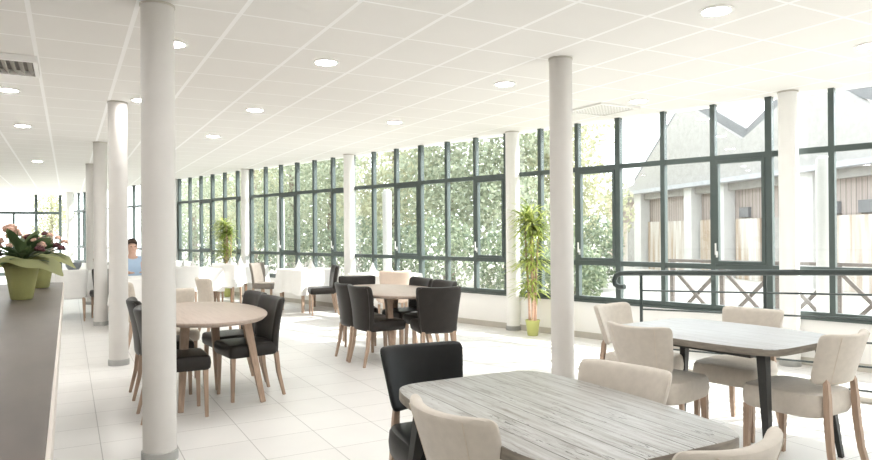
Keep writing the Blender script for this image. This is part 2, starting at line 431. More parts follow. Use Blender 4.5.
# columns
M['column_lit'] = simple('column_lit_paint', (.84, .83, .81), .55, .015, 6)  # same columns in a lighter tone, sunlight at the windows put into the colour
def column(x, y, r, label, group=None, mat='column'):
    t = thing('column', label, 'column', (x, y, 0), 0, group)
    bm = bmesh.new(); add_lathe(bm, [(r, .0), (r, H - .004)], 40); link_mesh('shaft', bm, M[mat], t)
    bm = bmesh.new(); add_lathe(bm, [(r + .001, .0), (r + .009, .0), (r + .009, .058), (r + .001, .062)], 40, cap=False); link_mesh('base_ring', bm, M['ring'], t)
    bm = bmesh.new(); add_lathe(bm, [(r + .001, H - .016), (r + .005, H - .016), (r + .005, H - .003), (r + .001, H - .003)], 40, cap=False); link_mesh('shadow_joint', bm, M['base'], t)
    return t
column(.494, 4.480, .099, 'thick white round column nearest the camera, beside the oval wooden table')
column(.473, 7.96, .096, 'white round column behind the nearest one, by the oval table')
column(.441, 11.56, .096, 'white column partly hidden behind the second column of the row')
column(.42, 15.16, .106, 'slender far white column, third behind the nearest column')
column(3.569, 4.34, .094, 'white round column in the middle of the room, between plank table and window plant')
WC = 'white column standing against the window wall'
column(*wp(2.27, -.13).xy, .094, 'white round column at the window wall behind the dark handrail', mat='column_lit')
column(*wp(5.94, -.04).xy, .098, 'white column at the window wall beside the tall bamboo plant', mat='column_lit')
column(*wp(9.68, -.06).xy, .098, 'white column at the window wall behind the dark brown chairs', mat='column_lit')
column(*wp(13.37, -.06).xy, .098, 'white column at the window wall beside the far potted plant', mat='column_lit')
column(*wp(17.0, -.06).xy, .098, 'far white column at the window wall just past the nearest big column', mat='column_lit')
column(*wp(24.6, -.25).xy, .11, 'farthest white column near the glazed end wall', mat='column_lit')

# ceiling fittings
def downlight(x, y, label):
    t = thing('ceiling_light', label, 'ceiling light', (x, y, H), 0, 'round recessed ceiling lights')
    bm = bmesh.new(); add_lathe(bm, [(.085, -.001), (.11, -.001), (.112, -.006), (.088, -.012), (.085, -.004)], 32, cap=False); link_mesh('trim_ring', bm, M['trim_white'], t)
    bm = bmesh.new(); add_lathe(bm, [(.003, -.0045), (.0845, -.0045)], 32, cap=False); link_mesh('diffuser', bm, M['downlight'], t)
LL = 'round white recessed light in the tiled ceiling'
for x, y, lb in ((3.69, 2.92, 'largest recessed ceiling light, above the chairs of the grey topped table'),
                 (5.46, 2.92, 'recessed ceiling light above the windows behind the handrail'),
                 (1.89, 5.32, 'recessed ceiling light above and beside the nearest column'),
                 (.69, 5.32, 'recessed ceiling light touching the top of the nearest column'),
                 (3.69, 5.32, 'recessed ceiling light between the middle column and the tiled grid'),
                 (5.49, 5.36, 'recessed ceiling light next to the square vent by the windows'),
                 (1.89, 7.74, 'recessed ceiling light, second down the row over the oval table'),
                 (.69, 7.72, 'recessed ceiling light beside the top of the second column'),
                 (-.51, 7.75, 'recessed ceiling light behind the slatted vent over the bar'),
                 (-.51, 10.2, 'recessed ceiling light, second behind the slatted vent'),
                 (-.51, 14.95, 'farthest recessed ceiling light over the bar side'),
                 (1.86, 10.1, 'recessed ceiling light far down the row over the oval table'),
                 (3.69, 7.8, 'recessed ceiling light above the dark brown chairs')):
    downlight(x, y, lb)
for x, y in ((-.51, 5.32), (-.51, 2.92), (-.51, .52), (1.89, 2.92), (1.89, .52), (3.69, .52), (5.46, .52), (.69, 2.92), (-1.71, 5.32), (-1.71, 2.92), (-1.71, 7.75), (-1.71, 10.2), (-2.91, 5.32), (-2.91, 2.92), (-2.91, 7.75), (-2.91, 10.2), (1.89, -1.88), (4.5, -1.88), (-.51, -1.88)):  # added lamps out of view that lift the floor and ceiling brightness
    downlight(x, y, 'added unseen ceiling light that brightens the room beside and behind the viewer')
t = thing('smoke_detector', 'small round detector on the ceiling beside the nearest column', 'smoke detector', (.75, 12.2, H))
bm = bmesh.new(); add_lathe(bm, [(.06, -.001), (.06, -.025), (.045, -.045), (.01, -.05)], 20); link_mesh('housing', bm, M['trim_white'], t)
bm = bmesh.new(); add_lathe(bm, [(.0605, -.0025), (.064, -.0025), (.064, -.012), (.0605, -.012)], 20, cap=False); link_mesh('mount_ring', bm, M['vent_slat'], t)

def vent(x, y, label, louvre):
    t = thing('ceiling_vent', label, 'vent', (x, y, H))
    bm = bmesh.new(); w = .285; d = .05 if louvre else .022
    for cx, cy, sx, sy in ((-w, 0, .03, .6), (w, 0, .03, .6), (0, -w, .54, .03), (0, w, .54, .03)): add_box(bm, (cx, cy, -d / 2 - .001), (sx, sy, d))
    link_mesh('vent_frame', bm, M['trim_white'], t)
    box_obj('backing', (0, 0, -.004), (.54, .54, .004), M['vent_dark'] if louvre else M['vent_slat'], t)
    if louvre:
        for i in range(9):
            bm = bmesh.new(); add_box(bm, (-.24 + .06 * i, 0, -.026), (.045, .53, .005), Matrix.Rotation(.6, 3, 'Y')); link_mesh('slat', bm, M['vent_slat'], t)
    else:
        box_obj('diffuser_plate', (0, 0, -.010), (.535, .535, .008), M['perforated'], t)
vent(-.51, 6.5, 'grey slatted ceiling vent in a white frame above the bar', True)
vent(5.47, 5.90, 'square perforated ceiling diffuser near the windows', False)

# ------------------------------------------------------------------ bar counter
t = thing('bar_counter', 'long grey brown bar counter with a pale edge along the side', 'counter', (0, 0, 0))
CZ = 1.0
box_obj('counter_top', (-.70, 2.9, CZ - .0375), (1.325, 7.1, .075), M['counter'], t, bevel=.004)
box_obj('edge_band', (-.0335, 2.9, CZ - .038), (.008, 7.09, .070), M['counter_edge'], t)
box_obj('front_panel', (-.82, 2.9, .46), (.95, 6.8, .925), M['counter_base'], t)

# ------------------------------------------------------------------ bouquets in pots on the bar
def leaf_blade(bm, base, d, length, w, droop=.3, seg=4, up=Vector((0, 0, 1))):
    d = Vector(d).normalized(); side = d.cross(up)
    side = side.normalized() if side.length > .01 else Vector((1, 0, 0))
    prev = None; p = Vector(base)
    for i in range(seg + 1):
        k = i / seg
        wd = w * math.sin(PI * min(1, .12 + .88 * k)) ** .8 if k < 1 else 0.
        q = p + side * (wd / 2); r = p - side * (wd / 2)
        cur = (bm.verts.new(q), bm.verts.new(r)) if wd > 1e-4 else (bm.verts.new(p),)
        if prev:
            if len(cur) == 2: bm.faces.new((prev[0], prev[1], cur[1], cur[0]))
            else: bm.faces.new((prev[0], prev[1], cur[0]))
        prev = cur
        d = (d - Vector((0, 0, droop / seg))).normalized(); p = p + d * (length / seg)

def blossom(bm, c, r, rnd):
    for k in range(9):
        a = k * 2.4; e = -.1 + k * .19
        v = Vector((math.cos(a) * math.cos(e), math.sin(a) * math.cos(e), math.sin(e)))
        s = bmesh.ops.create_icosphere(bm, subdivisions=1, radius=r * .55)
        bmesh.ops.scale(bm, vec=(1, 1, .7), verts=s['verts'])
        bmesh.ops.translate(bm, vec=Vector(c) + v * r * .55, verts=s['verts'])

def bouquet(loc, rz, label, spec, seed):
    rnd = random.Random(seed)
    t = thing('flower_pot', label, 'flower pot', loc, rz)
    bm = bmesh.new(); add_lathe(bm, [(.054, .0), (.060, .006), (.078, .12), (.102, .235), (.096, .235), (.085, .2)], 26,
                                wob=lambda a, k, r, z: (r * (1 + .025 * math.sin(9 * a + k)), z)); link_mesh('pot', bm, M['potwrap'], t)
    bm = bmesh.new()
    a0 = math.atan2(-.48, .876)
    def flare(a, k, r, z):
        q = math.cos(a - a0) ** 4 * k / 5
        return r * (1 + .16 * q + .05 * k / 5 * math.sin(7 * a + k)), z - .075 * q + .012 * k / 5 * math.sin(6 * a + .8)
    add_lathe(bm, [(.100, .20), (.108, .24), (.125, .262), (.152, .266), (.180, .252), (.205, .225)], 64, wob=flare, cap=False)
    link_mesh('wrap', bm, M['wrap'], t)
    bm = bmesh.new()
    for i in range(80):
        a = rnd.uniform(0, 2 * PI); e = rnd.uniform(.05, 1.1); L = rnd.uniform(.07, .15)
        d = Vector((math.cos(a) * math.cos(e), math.sin(a) * math.cos(e), math.sin(e)))
        leaf_blade(bm, Vector((0, 0, .235)) + d * rnd.uniform(.02, .12), d, L, rnd.uniform(.04, .075), .5)
    for i in range(34):                                           # stems
        a = rnd.uniform(0, 2 * PI); e = rnd.uniform(.4, 1.4)
        d = Vector((math.cos(a) * math.cos(e), math.sin(a) * math.cos(e), math.sin(e)))
        leaf_blade(bm, (0, 0, .22), d, rnd.uniform(.15, .24), .012, .1)
    link_mesh('foliage', bm, M['leaf_dark'], t)
    for (x, y, z, r, m) in spec:
        bm = bmesh.new(); blossom(bm, (x, y, z), r, rnd); link_mesh('flower', bm, M[m], t)
    return t
def spray(*fl):                                               # sideways offset, depth, height, size, kind
    return [(r * .876 + d * .48, -r * .48 + d * .876, z, q, m) for r, d, z, q, m in fl]
bouquet((-.252, 4.85, CZ + .001), 0., 'green wrapped flower pot on the bar, nearer, with a tall peach flower',
        spray((-.08, .02, .425, .05, 'rose'), (-.045, -.03, .385, .036, 'rose'), (.035, .03, .375, .034, 'burgundy'), (-.12, -.05, .33, .034, 'rose'), (-.14, .0, .36, .026, 'rose'), (.0, .05, .38, .026, 'rose'), (-.13, -.04, .28, .036, 'burgundy'), (.08, -.02, .36, .026, 'rose'), (.11, .02, .33, .03, 'rose'), (-.02, -.09, .33, .022, 'rose'), (-.10, -.06, .36, .03, 'rose'), (-.06, .05, .40, .03, 'rose'), (.06, .06, .355, .03, 'burgundy'), (.13, -.03, .305, .032, 'burgundy'), (-.16, -.04, .31, .028, 'rose')), 3)
bouquet((-.185, 5.85, CZ + .001), .15, 'green wrapped flower pot on the bar, farther and half hidden',
        [(-.07, -.04, .36, .03, 'burgundy'), (.02, .0, .36, .028, 'burgundy'), (.07, .06, .34, .03, 'rose'), (-.02, -.1, .33, .03, 'rose'), (.1, -.05, .31, .034, 'burgundy'), (.13, -.08, .29, .032, 'burgundy'), (.0, .11, .36, .03, 'rose'), (-.1, .07, .33, .03, 'rose'), (.06, -.03, .39, .026, 'rose'), (.11, -.06, .37, .024, 'rose'), (.15, -.08, .34, .026, 'rose'), (.03, -.02, .40, .026, 'burgundy')], 5)

# ------------------------------------------------------------------ chairs (local: faces +y, origin under the seat)
def make_back_chair(name, label, fab, seam, leg, hz=.835):
    """upholstered back pad carried on the rear legs above a separate thick seat"""
    t = thing(name, label, 'chair')
    bz0, bz1 = .535, hz
    def fb(u, v, s):
        k = (v + 1) / 2; w = .183 + .042 * k
        z = bz0 + (bz1 - bz0) * k - .012 * (1 - u * u) * max(0, v) ** 3
        return Vector((u * w, -.180 - .085 * k + .078 * abs(u) ** 2.2 + .028 * s, z))
    bm = bmesh.new(); add_pad(bm, fb, 20, 20, 11., 14.); bk = link_mesh('backrest', bm, M[fab], t)
    bm = bmesh.new()                                              # seam lines on the outer back
    add_loft(bm, [fb(-.66, v, -1.) for v in (.9, .5, 0, -.5, -.84)] + [fb(u, -.9, -1.) for u in (-.62, -.4, 0, .4, .62)] + [fb(.66, v, -1.) for v in (-.84, -.5, 0, .5, .9)], .0022, 6, 0.)
    link_mesh('seam', bm, M[seam], bk)
    def fs(u, v, s):
        w = .232 if v > 0 else .232 - .035 * v * v
        return Vector((u * w, .080 + v * .240 - (.012 if v > .0 else 0) * u * u, .414 + .066 * s + (.010 * (1 - u * u) * (1 - v * v) if s > 0 else 0)))
    bm = bmesh.new(); add_pad(bm, fs, 20, 20, 7., 30.); st = link_mesh('seat', bm, M[fab], t)
    for sx in (-1, 1):
        bm = bmesh.new(); add_loft(bm, [(sx * .186, .270, .36), (sx * .19, .280, 0)], [.027, .019]); link_mesh('leg', bm, M[leg], t, smooth=False)
        bm = bmesh.new(); add_loft(bm, [(sx * .140, -.164, .575), (sx * .142, -.170, .54), (sx * .146, -.176, .46), (sx * .152, -.182, .33), (sx * .160, -.20, .16), (sx * .17, -.24, 0)], [.010, .020, .023, .024, .022, .018])
        link_mesh('leg', bm, M[leg], t, smooth=False)
    return t

def make_shell_chair(name, label, fab, pipe, leg, hz=.85):
    """fully upholstered chair: the back shell runs down to the seat bottom"""
    t = thing(name, label, 'chair')
    bz0, bz1 = .36, hz
    def fb(u, v, s):
        k = (v + 1) / 2; w = .192 + .055 * k
        z = bz0 + (bz1 - bz0) * k - .012 * (1 - u * u) * max(0, v) ** 3
        return Vector((u * w, -.205 - .005 * k - .07 * k * k + (.060 * u * u) * (.5 + .5 * k) + .034 * s, z))
    bm = bmesh.new(); add_pad(bm, fb, 20, 20, 12., 16.); bk = link_mesh('backrest', bm, M[fab], t)
    bm = bmesh.new()
    for sd in (-1.,):
        add_loft(bm, [fb(-.93, v, sd * .72) for v in (-.95, -.5, 0, .5, .85)] + [fb(u, .93, sd * .72) for u in (-.8, -.4, 0, .4, .8)] + [fb(.93, v, sd * .72) for v in (.85, .5, 0, -.5, -.95)], .0035, 6, 0.)
    link_mesh('piping', bm, M[pipe], bk)
    def fs(u, v, s):
        return Vector((u * (.215 + .012 * v), v * .215 + .012, .415 + .055 * s + (.012 * (1 - u * u) * (1 - v * v) if s > 0 else 0)))
    bm = bmesh.new(); add_pad(bm, fs, 18, 18, 14., 30.); link_mesh('seat', bm, M[fab], t)
    for sx in (-1, 1):
        bm = bmesh.new(); add_loft(bm, [(sx * .178, .185, .375), (sx * .182, .192, 0)], [.026, .017]); link_mesh('leg', bm, M[leg], t, smooth=False)
        bm = bmesh.new(); add_loft(bm, [(sx * .162, -.195, .38), (sx * .168, -.215, .2), (sx * .176, -.262, 0)], [.026, .022, .016]); link_mesh('leg', bm, M[leg], t, smooth=False)
    return t

used = {}
def seat_at(proto, x, y, fx, fy, label, top=.257, group=None, z=0.):
    """put a chair so that the middle of its top back edge is over (x, y), facing (fx, fy)"""
    l = math.hypot(fx, fy); fx /= l; fy /= l
    loc = (x + fx * top, y + fy * top, z); rz = math.atan2(fy, fx) - PI / 2
    if proto not in used:
        used[proto] = 1; proto.location = loc; proto.rotation_euler = (0, 0, rz); proto['label'] = label
        if group: proto['group'] = group
        return proto
    return dup(proto, loc, rz, label, group)

cream = make_back_chair('cream_chair', 'cream chair', 'linen', 'linen_seam', 'oak')
black = make_back_chair('black_chair', 'black chair', 'leather', 'piping', 'oak', .845)
brown = make_shell_chair('leather_chair', 'leather chair', 'leather_dark', 'piping', 'oak')
beige = make_shell_chair('beige_chair', 'beige chair', 'beige', 'linen_seam', 'oak')
white = make_shell_chair('white_chair', 'white chair', 'white_cloth', 'trim_white', 'oak')

seat_at(black, 1.54, 2.98, -.1, -1, 'black leather chair with wooden legs at the far end of the whitewashed plank table', .215)
seat_at(cream, 1.075, 1.905, .99, .11, 'cream chair seen from behind on the near side of the whitewashed plank table', .215)
seat_at(cream, 2.075, 2.10, -.975, -.22, 'cream chair facing us across the whitewashed plank table', .215)
seat_at(cream, 1.59, 1.20, -.06, 1, 'cream chair cut off by the bottom edge, at the near end of the plank table', .215)
seat_at(cream, 3.02, 2.985, .97, .22, 'cream chair seen from behind at the near side of the grey topped table', .215)
seat_at(cream, 3.70, 3.93, .22, -1, 'cream chair at the far end of the grey topped table, by the railing post', .215)
seat_at(cream, 4.375, 3.16, -.975, -.22, 'cream chair facing us across the grey topped table, in front of the handrail', .215)
seat_at(cream, 3.787, 2.155, -.06, 1, 'cream chair seen from behind at the near end of the grey topped table', .215)
TB = .282
seat_at(brown, 2.64, 6.60, 1, .08, 'dark leather chair, nearer of two on the left side of the middle table', TB)
seat_at(brown, 2.63, 7.02, 1, .0, 'dark leather chair, farther of two on the left side of the middle table', TB)
seat_at(brown, 3.30, 5.92, .26, .96, 'dark leather chair with a broad back at the near end of the middle table', TB)
seat_at(brown, 3.28, 8.12, -.3, -1, 'dark leather chair at the far end of the middle table, only its top showing', TB)
seat_at(brown, 3.86, 7.30, -1, -.1, 'dark leather chair on the window side of the middle table, farther of two', TB)
seat_at(brown, 3.86, 6.72, -1, -.05, 'dark leather chair on the window side of the middle table, nearer of two', TB)
seat_at(brown, 1.635, 5.91, -.98, -.12, 'dark leather chair at the oval table, nearer of two on its window side', TB)
seat_at(brown, 1.625, 6.46, -.98, -.12, 'dark leather chair at the oval table, farther of two on its window side', TB)
seat_at(brown, .455, 6.33, 1, .0, 'dark leather chair at the oval table, peeking out between the two nearest columns', TB)
seat_at(brown, .45, 5.52, 1, .0, 'dark leather chair at the oval table, mostly hidden behind the nearest column', TB)
seat_at(beige, .90, 7.30, .0, -1, 'beige chair at the far end of the oval table, next to the nearest column', TB)

# ------------------------------------------------------------------ tables
def top_mesh(hx, hy, p, z0, z1, bev=.006, seg=160, undercut=.0, bow=0.):
    bm = bmesh.new()
    def ring(k, z):
        out = []
        for i in range(seg):
            a = 2 * PI * i / seg; c, s = math.cos(a), math.sin(a)
            r = (abs(c) ** p + abs(s) ** p) ** (-1 / p)
            out.append(bm.verts.new(((hx - k) * r * c * (1 - bow * (r * s) ** 2), (hy - k) * r * s, z)))
        return out
    rs = [ring(undercut, z0), ring(0, z0 + bev + undercut * .5), ring(0, z1 - bev), ring(bev * .35, z1 - bev * .3), ring(bev, z1)]
    for a, b in zip(rs, rs[1:]):
        for i in range(seg): bm.faces.new((a[i], a[(i + 1) % seg], b[(i + 1) % seg], b[i]))
    bm.faces.new(rs[0][::-1]); bm.faces.new(rs[-1])
    return bm
def edge_mats(o):
    for f in o.data.polygons:
        if f.normal.z < .5: f.material_index = 1

def plank_table(loc, rz, hx, hy, mat, label, p):
    t = thing('dining_table', label, 'table', loc, rz)
    o = link_mesh('tabletop', top_mesh(hx, hy, p, .70, .74, bow=.13), [M[mat], M['wash_edge']], t); edge_mats(o)
    box_obj('apron', (0, 0, .675), (hx * 1.15, hy * 1.25, .048), M['black_metal'], t)
    for sx in (-1, 1):
        for sy in (-1, 1):
            bm = bmesh.new(); add_loft(bm, [(sx * (hx - .15), sy * (hy - .12), .70), (sx * (hx - .07), sy * (hy - .04), 0)], [.038, .019], 4); link_mesh('leg', bm, M['black_metal'], t, smooth=False)
    return t
plank_table((1.565, 2.0, 0), -.015, .418, .605, 'wash_top', 'rounded table of whitewashed weathered planks, nearest the camera', 9.)
plank_table((3.70, 2.93, 0), .09, .465, .60, 'wash_top2', 'rounded pale grey topped table with tapered black legs by the handrail', 8.)

def oval_table(loc, rz, hx, hy, label, feet):
    t = thing('oval_table', label, 'table', loc, rz)
    link_mesh('tabletop', top_mesh(hx, hy, 2.1, .705, .74, .008, undercut=.02), M['wood_top'], t)
    for fx, fy in feet:
        bm = bmesh.new(); add_loft(bm, [(fx * .74, fy * .60, .704), (fx, fy, 0)], [.050, .027], 4, PI / 4); link_mesh('leg', bm, M['oak'], t, smooth=False)
    box_obj('brace', (0, 0, .685), (.30, .55, .036), M['oak'], t)
    return t
oval_table((1.0, 5.96, 0), .0, .50, .86, 'oval table with a pale wooden top beside the nearest column', [(-.235, -.41), (.41, -.40), (.17, .24), (-.40, .36)])
oval_table((3.25, 7.03, 0), .0, .54, .88, 'pale wooden oval table in the middle, ringed by six dark chairs', [(-.275, -.66), (.3, -.5), (.3, .55), (-.3, .5)])

# ------------------------------------------------------------------ dining area at the back: white cloths
def cloth_mesh(hx, hy, drop, seed):
    rnd = random.Random(seed); bm = bmesh.new(); seg = 64; rings = []
    ph = rnd.uniform(0, 6)
    for k, (o, z) in enumerate(((-.4, .752), (-.02, .752), (.006, .745), (.012, .75 - drop * .5), (.018, .75 - drop))):
        ring = []
        for i in range(seg):
            a = 2 * PI * i / seg; c, s = math.cos(a), math.sin(a); p = 40
            r = (abs(c) ** p + abs(s) ** p) ** (-1 / p)
            w = .012 * max(0, k - 2) * (1 + math.sin(9 * a + ph))
            hz = z - (drop * .22 * max(0, abs(c * s) * 2 - .55) if k == 4 else 0)
            ring.append(bm.verts.new(((hx + o if o > -.3 else hx * .3) * r * c + w * c, (hy + o if o > -.3 else hy * .3) * r * s + w * s, hz)))
        rings.append(ring)
    for a, b in zip(rings, rings[1:]):
        for i in range(seg): bm.faces.new((a[i], a[(i + 1) % seg], b[(i + 1) % seg], b[i]))
    bm.faces.new(rings[0][::-1])
    return bm
def cloth_table(x, y, rz, hx, hy, drop, where, seed, leg='oak_dark'):
    t = thing('cloth_covered_table', 'wooden table under a white cloth ' + where, 'table', (x, y, 0), rz)
    box_obj('tabletop', (0, 0, .725), (hx * 2 - .05, hy * 2 - .05, .04), M[leg], t)
    for sx in (-1, 1):
        for sy in (-1, 1):
            bm = bmesh.new(); add_loft(bm, [(sx * (hx - .08), sy * (hy - .08), .70), (sx * (hx - .07), sy * (hy - .07), 0)], [.035, .028]); link_mesh('leg', bm, M[leg], t, smooth=False)
    o = link_mesh('tablecloth', cloth_mesh(hx, hy, drop, seed), M['white_cloth']); o.location = (x, y, 0); o.rotation_euler = (0, 0, rz)
    tag(o, 'white tablecloth draped over the table ' + where, 'tablecloth')
WR = WANG - PI / 2
cloth_table(3.05, 13.9, WR, .42, .42, .34, 'behind the beige chair, showing two brown legs', 1)
cloth_table(3.85, 11.85, WR, .42, .40, .40, 'behind the two chairs of the oval table', 2, 'oak')
cloth_table(4.42, 9.75, WR, .40, .45, .4, 'at the windows just behind the middle table', 3, 'oak')
cloth_table(.02, 13.2, .1, .75, .42, .42, 'beyond the flower pots at the end of the bar', 5, 'oak')
cloth_table(2.05, 13.3, WR, .42, .42, .4, 'just past the nearest column', 6, 'oak')
cloth_table(.98, 11.08, .05, .40, .40, .42, 'in front of the seated person', 7, 'oak')
cloth_table(2.0, 17.0, WR, .45, .45, .4, 'far back before the glazed door', 8, 'oak')

seat_at(beige, 1.44, 8.85, 1, .15, 'beige chair standing alone behind the oval table', TB)
grey = make_shell_chair('grey_chair', 'grey', 'grey_fabric', 'piping', 'oak')
seat_at(beige, .53, 8.72, .98, .2, 'beige chair mostly hidden behind the second column', TB)
seat_at(grey, 3.10, 12.85, .7, -.7, 'grey brown chair at the white clothed table behind the oval table', TB)
seat_at(brown, 4.10, 10.98, -1, .2, 'dark leather chair with its seat towards a white clothed table at the windows', TB)
seat_at(white, 2.57, 13.05, .5, .85, 'white covered chair with its back to us at the clothed table with brown legs', TB)
seat_at(white, 1.79, 12.36, .25, .9, 'white covered chair beside the edge of the nearest column, before the clothed tables', TB)
peach = make_shell_chair('peach_chair', 'peach', 'peach', 'linen_seam', 'oak')
seat_at(peach, 4.18, 8.82, .25, .95, 'peach chair at the window table behind the middle table', TB)
seat_at(white, .05, 12.2, .02, 1, 'white covered chair with pinkish legs before the long clothed table past the bar', TB)
seat_at(brown, .58, 12.2, -.1, 1, 'dark chair at the end of the long clothed table past the bar', TB)

# glasses and small things on the clothed tables
def goblet():
    t = thing('wine_glass', 'wine glass', 'glass')
    bm = bmesh.new(); add_lathe(bm, [(.034, 0), (.034, .003), (.005, .008), (.004, .07)], 14); link_mesh('stem', bm, M['glassware'], t)
    bm = bmesh.new(); add_lathe(bm, [(.004, .07), (.03, .095), (.037, .13), (.032, .175)], 14, cap=False); link_mesh('bowl', bm, M['glassware'], t)
    return t
def napkin():
    t = thing('napkin', 'napkin', 'napkin')
    bm = bmesh.new(); add_lathe(bm, [(.075, 0), (.06, .03), (.03, .10), (.004, .17)], 12, wob=lambda a, k, r, z: (r * (1 + .22 * math.sin(5 * a)), z)); link_mesh('fold', bm, M['white_cloth'], t)
    return t
gob, nap = goblet(), napkin()
first = {}
def place(proto, x, y, label, group):
    if proto not in first:
        first[proto] = 1; proto.location = (x, y, .754); proto['label'] = label; proto['group'] = group; return
    dup(proto, (x, y, .754), random.uniform(0, 6), label, group)
for (x, y, w) in ((3.05, 13.9, 'behind the beige chair'), (3.85, 11.85, 'behind the chairs of the oval table'), (4.42, 9.75, 'at the windows behind the middle table'), (2.05, 13.3, 'just past the nearest column')):
    for dx, dy in ((-.2, -.1), (.16, -.2), (.2, .18)): place(gob, x + dx, y + dy, 'stemmed glass on the white clothed table ' + w, 'glasses on the white table ' + w)
    for dx, dy in ((-.02, -.22), (-.12, .2)): place(nap, x + dx, y + dy, 'folded white napkin on the clothed table ' + w, 'napkins on the white table ' + w)
t = thing('carafe', 'grey carafe standing on the long clothed table past the bar', 'carafe', (-.18, 13.1, .754))
bm = bmesh.new(); add_lathe(bm, [(.06, 0), (.075, .05), (.06, .15), (.028, .22), (.03, .29)], 16); link_mesh('body', bm, M['grey_ceramic'], t)
bm = bmesh.new(); add_lathe(bm, [(.03, .29), (.032, .3), (.012, .32)], 16); link_mesh('stopper', bm, M['terracotta'], t)
t = thing('serving_bowl', 'dark grey bowl beside the carafe on the long clothed table', 'bowl', (.08, 13.05, .754))
bm = bmesh.new(); add_lathe(bm, [(.05, 0), (.06, .01), (.12, .11), (.125, .17), (.115, .165), (.05, .03)], 18); link_mesh('bowl', bm, M['grey_ceramic'], t)
bm = bmesh.new(); add_lathe(bm, [(.05, -.0), (.05, .004)], 18); link_mesh('foot', bm, M['terracotta'], t)
t = thing('flower_vase', 'tapering brown vase with dried flowers on the long clothed table', 'vase', (.46, 13.3, .754))
bm = bmesh.new(); add_lathe(bm, [(.03, 0), (.045, .06), (.075, .22), (.07, .22), (.03, .05)], 16); link_mesh('vase', bm, M['terracotta'], t)
bm = bmesh.new(); rr = random.Random(4)
for i in range(30):
    a = rr.uniform(0, 6.3); leaf_blade(bm, (0, 0, .19), (math.cos(a) * .5, math.sin(a) * .5, 1), rr.uniform(.1, .24), .03, .2)
link_mesh('dried_flowers', bm, M['rose'], t)

# ------------------------------------------------------------------ seated person behind the columns
def skin_body(name, joints, edges, mat, parent, root=0, sub=2):
    me = bpy.data.meshes.new(name); me.from_pydata([j[:3] for j in joints], edges, []); me.materials.append(mat)
    o = bpy.data.objects.new(name, me); col.objects.link(o); o.parent = parent
    sk = o.modifiers.new('skin', 'SKIN'); sk.use_smooth_shade = True
    for v, j in zip(me.skin_vertices[0].data, joints): v.radius = (j[3], j[4] if len(j) > 4 else j[3]); v.use_root = False
    me.skin_vertices[0].data[root].use_root = True
    ss = o.modifiers.new('sub', 'SUBSURF'); ss.levels = ss.render_levels = sub
    return o
pt = thing('person', 'person in a pale blue shirt seated at a table, glimpsed between the two nearest columns', 'person', (.92, 12.02, 0), .1)
# faces -y (towards us)
J = [(0, 0, .50, .135, .11), (0, .0, .72, .125, .095), (0, .01, .93, .15, .10), (0, 0, 1.04, .055), (0, -.015, 1.115, .064, .076), (0, -.015, 1.19, .080, .094), (0, -.01, 1.262, .064, .078),
     (.17, 0, .96, .055), (.21, -.05, .76, .042), (.14, -.27, .79, .034), (.10, -.36, .79, .028),
     (-.17, 0, .96, .055), (-.21, -.05, .76, .042), (-.14, -.27, .79, .034), (-.10, -.36, .79, .028),
     (.10, -.02, .49, .085), (.12, -.40, .50, .062), (.12, -.42, .10, .042), (.12, -.52, .04, .035),
     (-.10, -.02, .49, .085), (-.12, -.40, .50, .062), (-.12, -.42, .10, .042), (-.12, -.52, .04, .035)]
E_ = [(0, 1), (1, 2), (2, 3), (3, 4), (4, 5), (5, 6), (2, 7), (7, 8), (8, 9), (9, 10), (2, 11), (11, 12), (12, 13), (13, 14), (0, 15), (15, 16), (16, 17), (17, 18), (0, 19), (19, 20), (20, 21), (21, 22)]
for sx, palm in ((1, 10), (-1, 14)):                            # five slightly curled fingers on each hand
    px, py, pz = J[palm][:3]
    for k, (ox, ln) in enumerate(((-.024, .062), (-.008, .074), (.008, .070), (.024, .055), (-.034 , .045))):
        th = k == 4
        b0 = (px + sx * ox, py - (.0 if th else .032), pz, .009); m0 = (px + sx * (ox * 1.15 - (.018 if th else 0)), b0[1] - ln * .55, pz + .004, .0085); e0 = (m0[0], m0[1] - ln * .45, pz - .010, .007)
        J += [b0, m0, e0]; n0 = len(J) - 3
        E_ += [(palm, n0), (n0, n0 + 1), (n0 + 1, n0 + 2)]
body = skin_body('body', J, E_, M['skin'], pt)
SJ = [(0, 0, .47, .150, .125), (0, .0, .72, .158, .118), (0, .01, .94, .172, .12), (.19, 0, .975, .078), (.222, -.05, .77, .062), (.15, -.24, .792, .047), (-.19, 0, .975, .078), (-.222, -.05, .77, .062), (-.15, -.24, .792, .047),
      (0, .005, 1.035, .074), (.105, .005, 1.0, .078), (-.105, .005, 1.0, .078)]
skin_body('shirt', SJ, [(0, 1), (1, 2), (2, 10), (10, 3), (3, 4), (4, 5), (2, 11), (11, 6), (6, 7), (7, 8), (2, 9)], M['blue_shirt'], pt)
TJ = [(0, 0, .485, .145, .12), (.10, -.03, .485, .097), (.12, -.40, .497, .074), (.12, -.42, .12, .056), (-.10, -.03, .485, .097), (-.12, -.40, .497, .074), (-.12, -.42, .12, .056)]
skin_body('trousers', TJ, [(0, 1), (1, 2), (2, 3), (0, 4), (4, 5), (5, 6)], M['trousers'], pt)
bm = bmesh.new()
s = bmesh.ops.create_uvsphere(bm, u_segments=20, v_segments=12, radius=1.)
bmesh.ops.scale(bm, vec=(.086, .104, .098), verts=s['verts']); bmesh.ops.translate(bm, vec=(0, .006, 1.24), verts=s['verts'])
bmesh.ops.delete(bm, geom=[v for v in bm.verts if v.co.z < 1.245 and v.co.y < .0 or v.co.z < 1.16], context='VERTS')
link_mesh('hair', bm, M['hair'], pt)
bm = bmesh.new()
for sx in (-1, 1):
    s = bmesh.ops.create_uvsphere(bm, u_segments=8, v_segments=6, radius=.009); bmesh.ops.translate(bm, vec=(sx * .030, -.094, 1.20), verts=s['verts'])
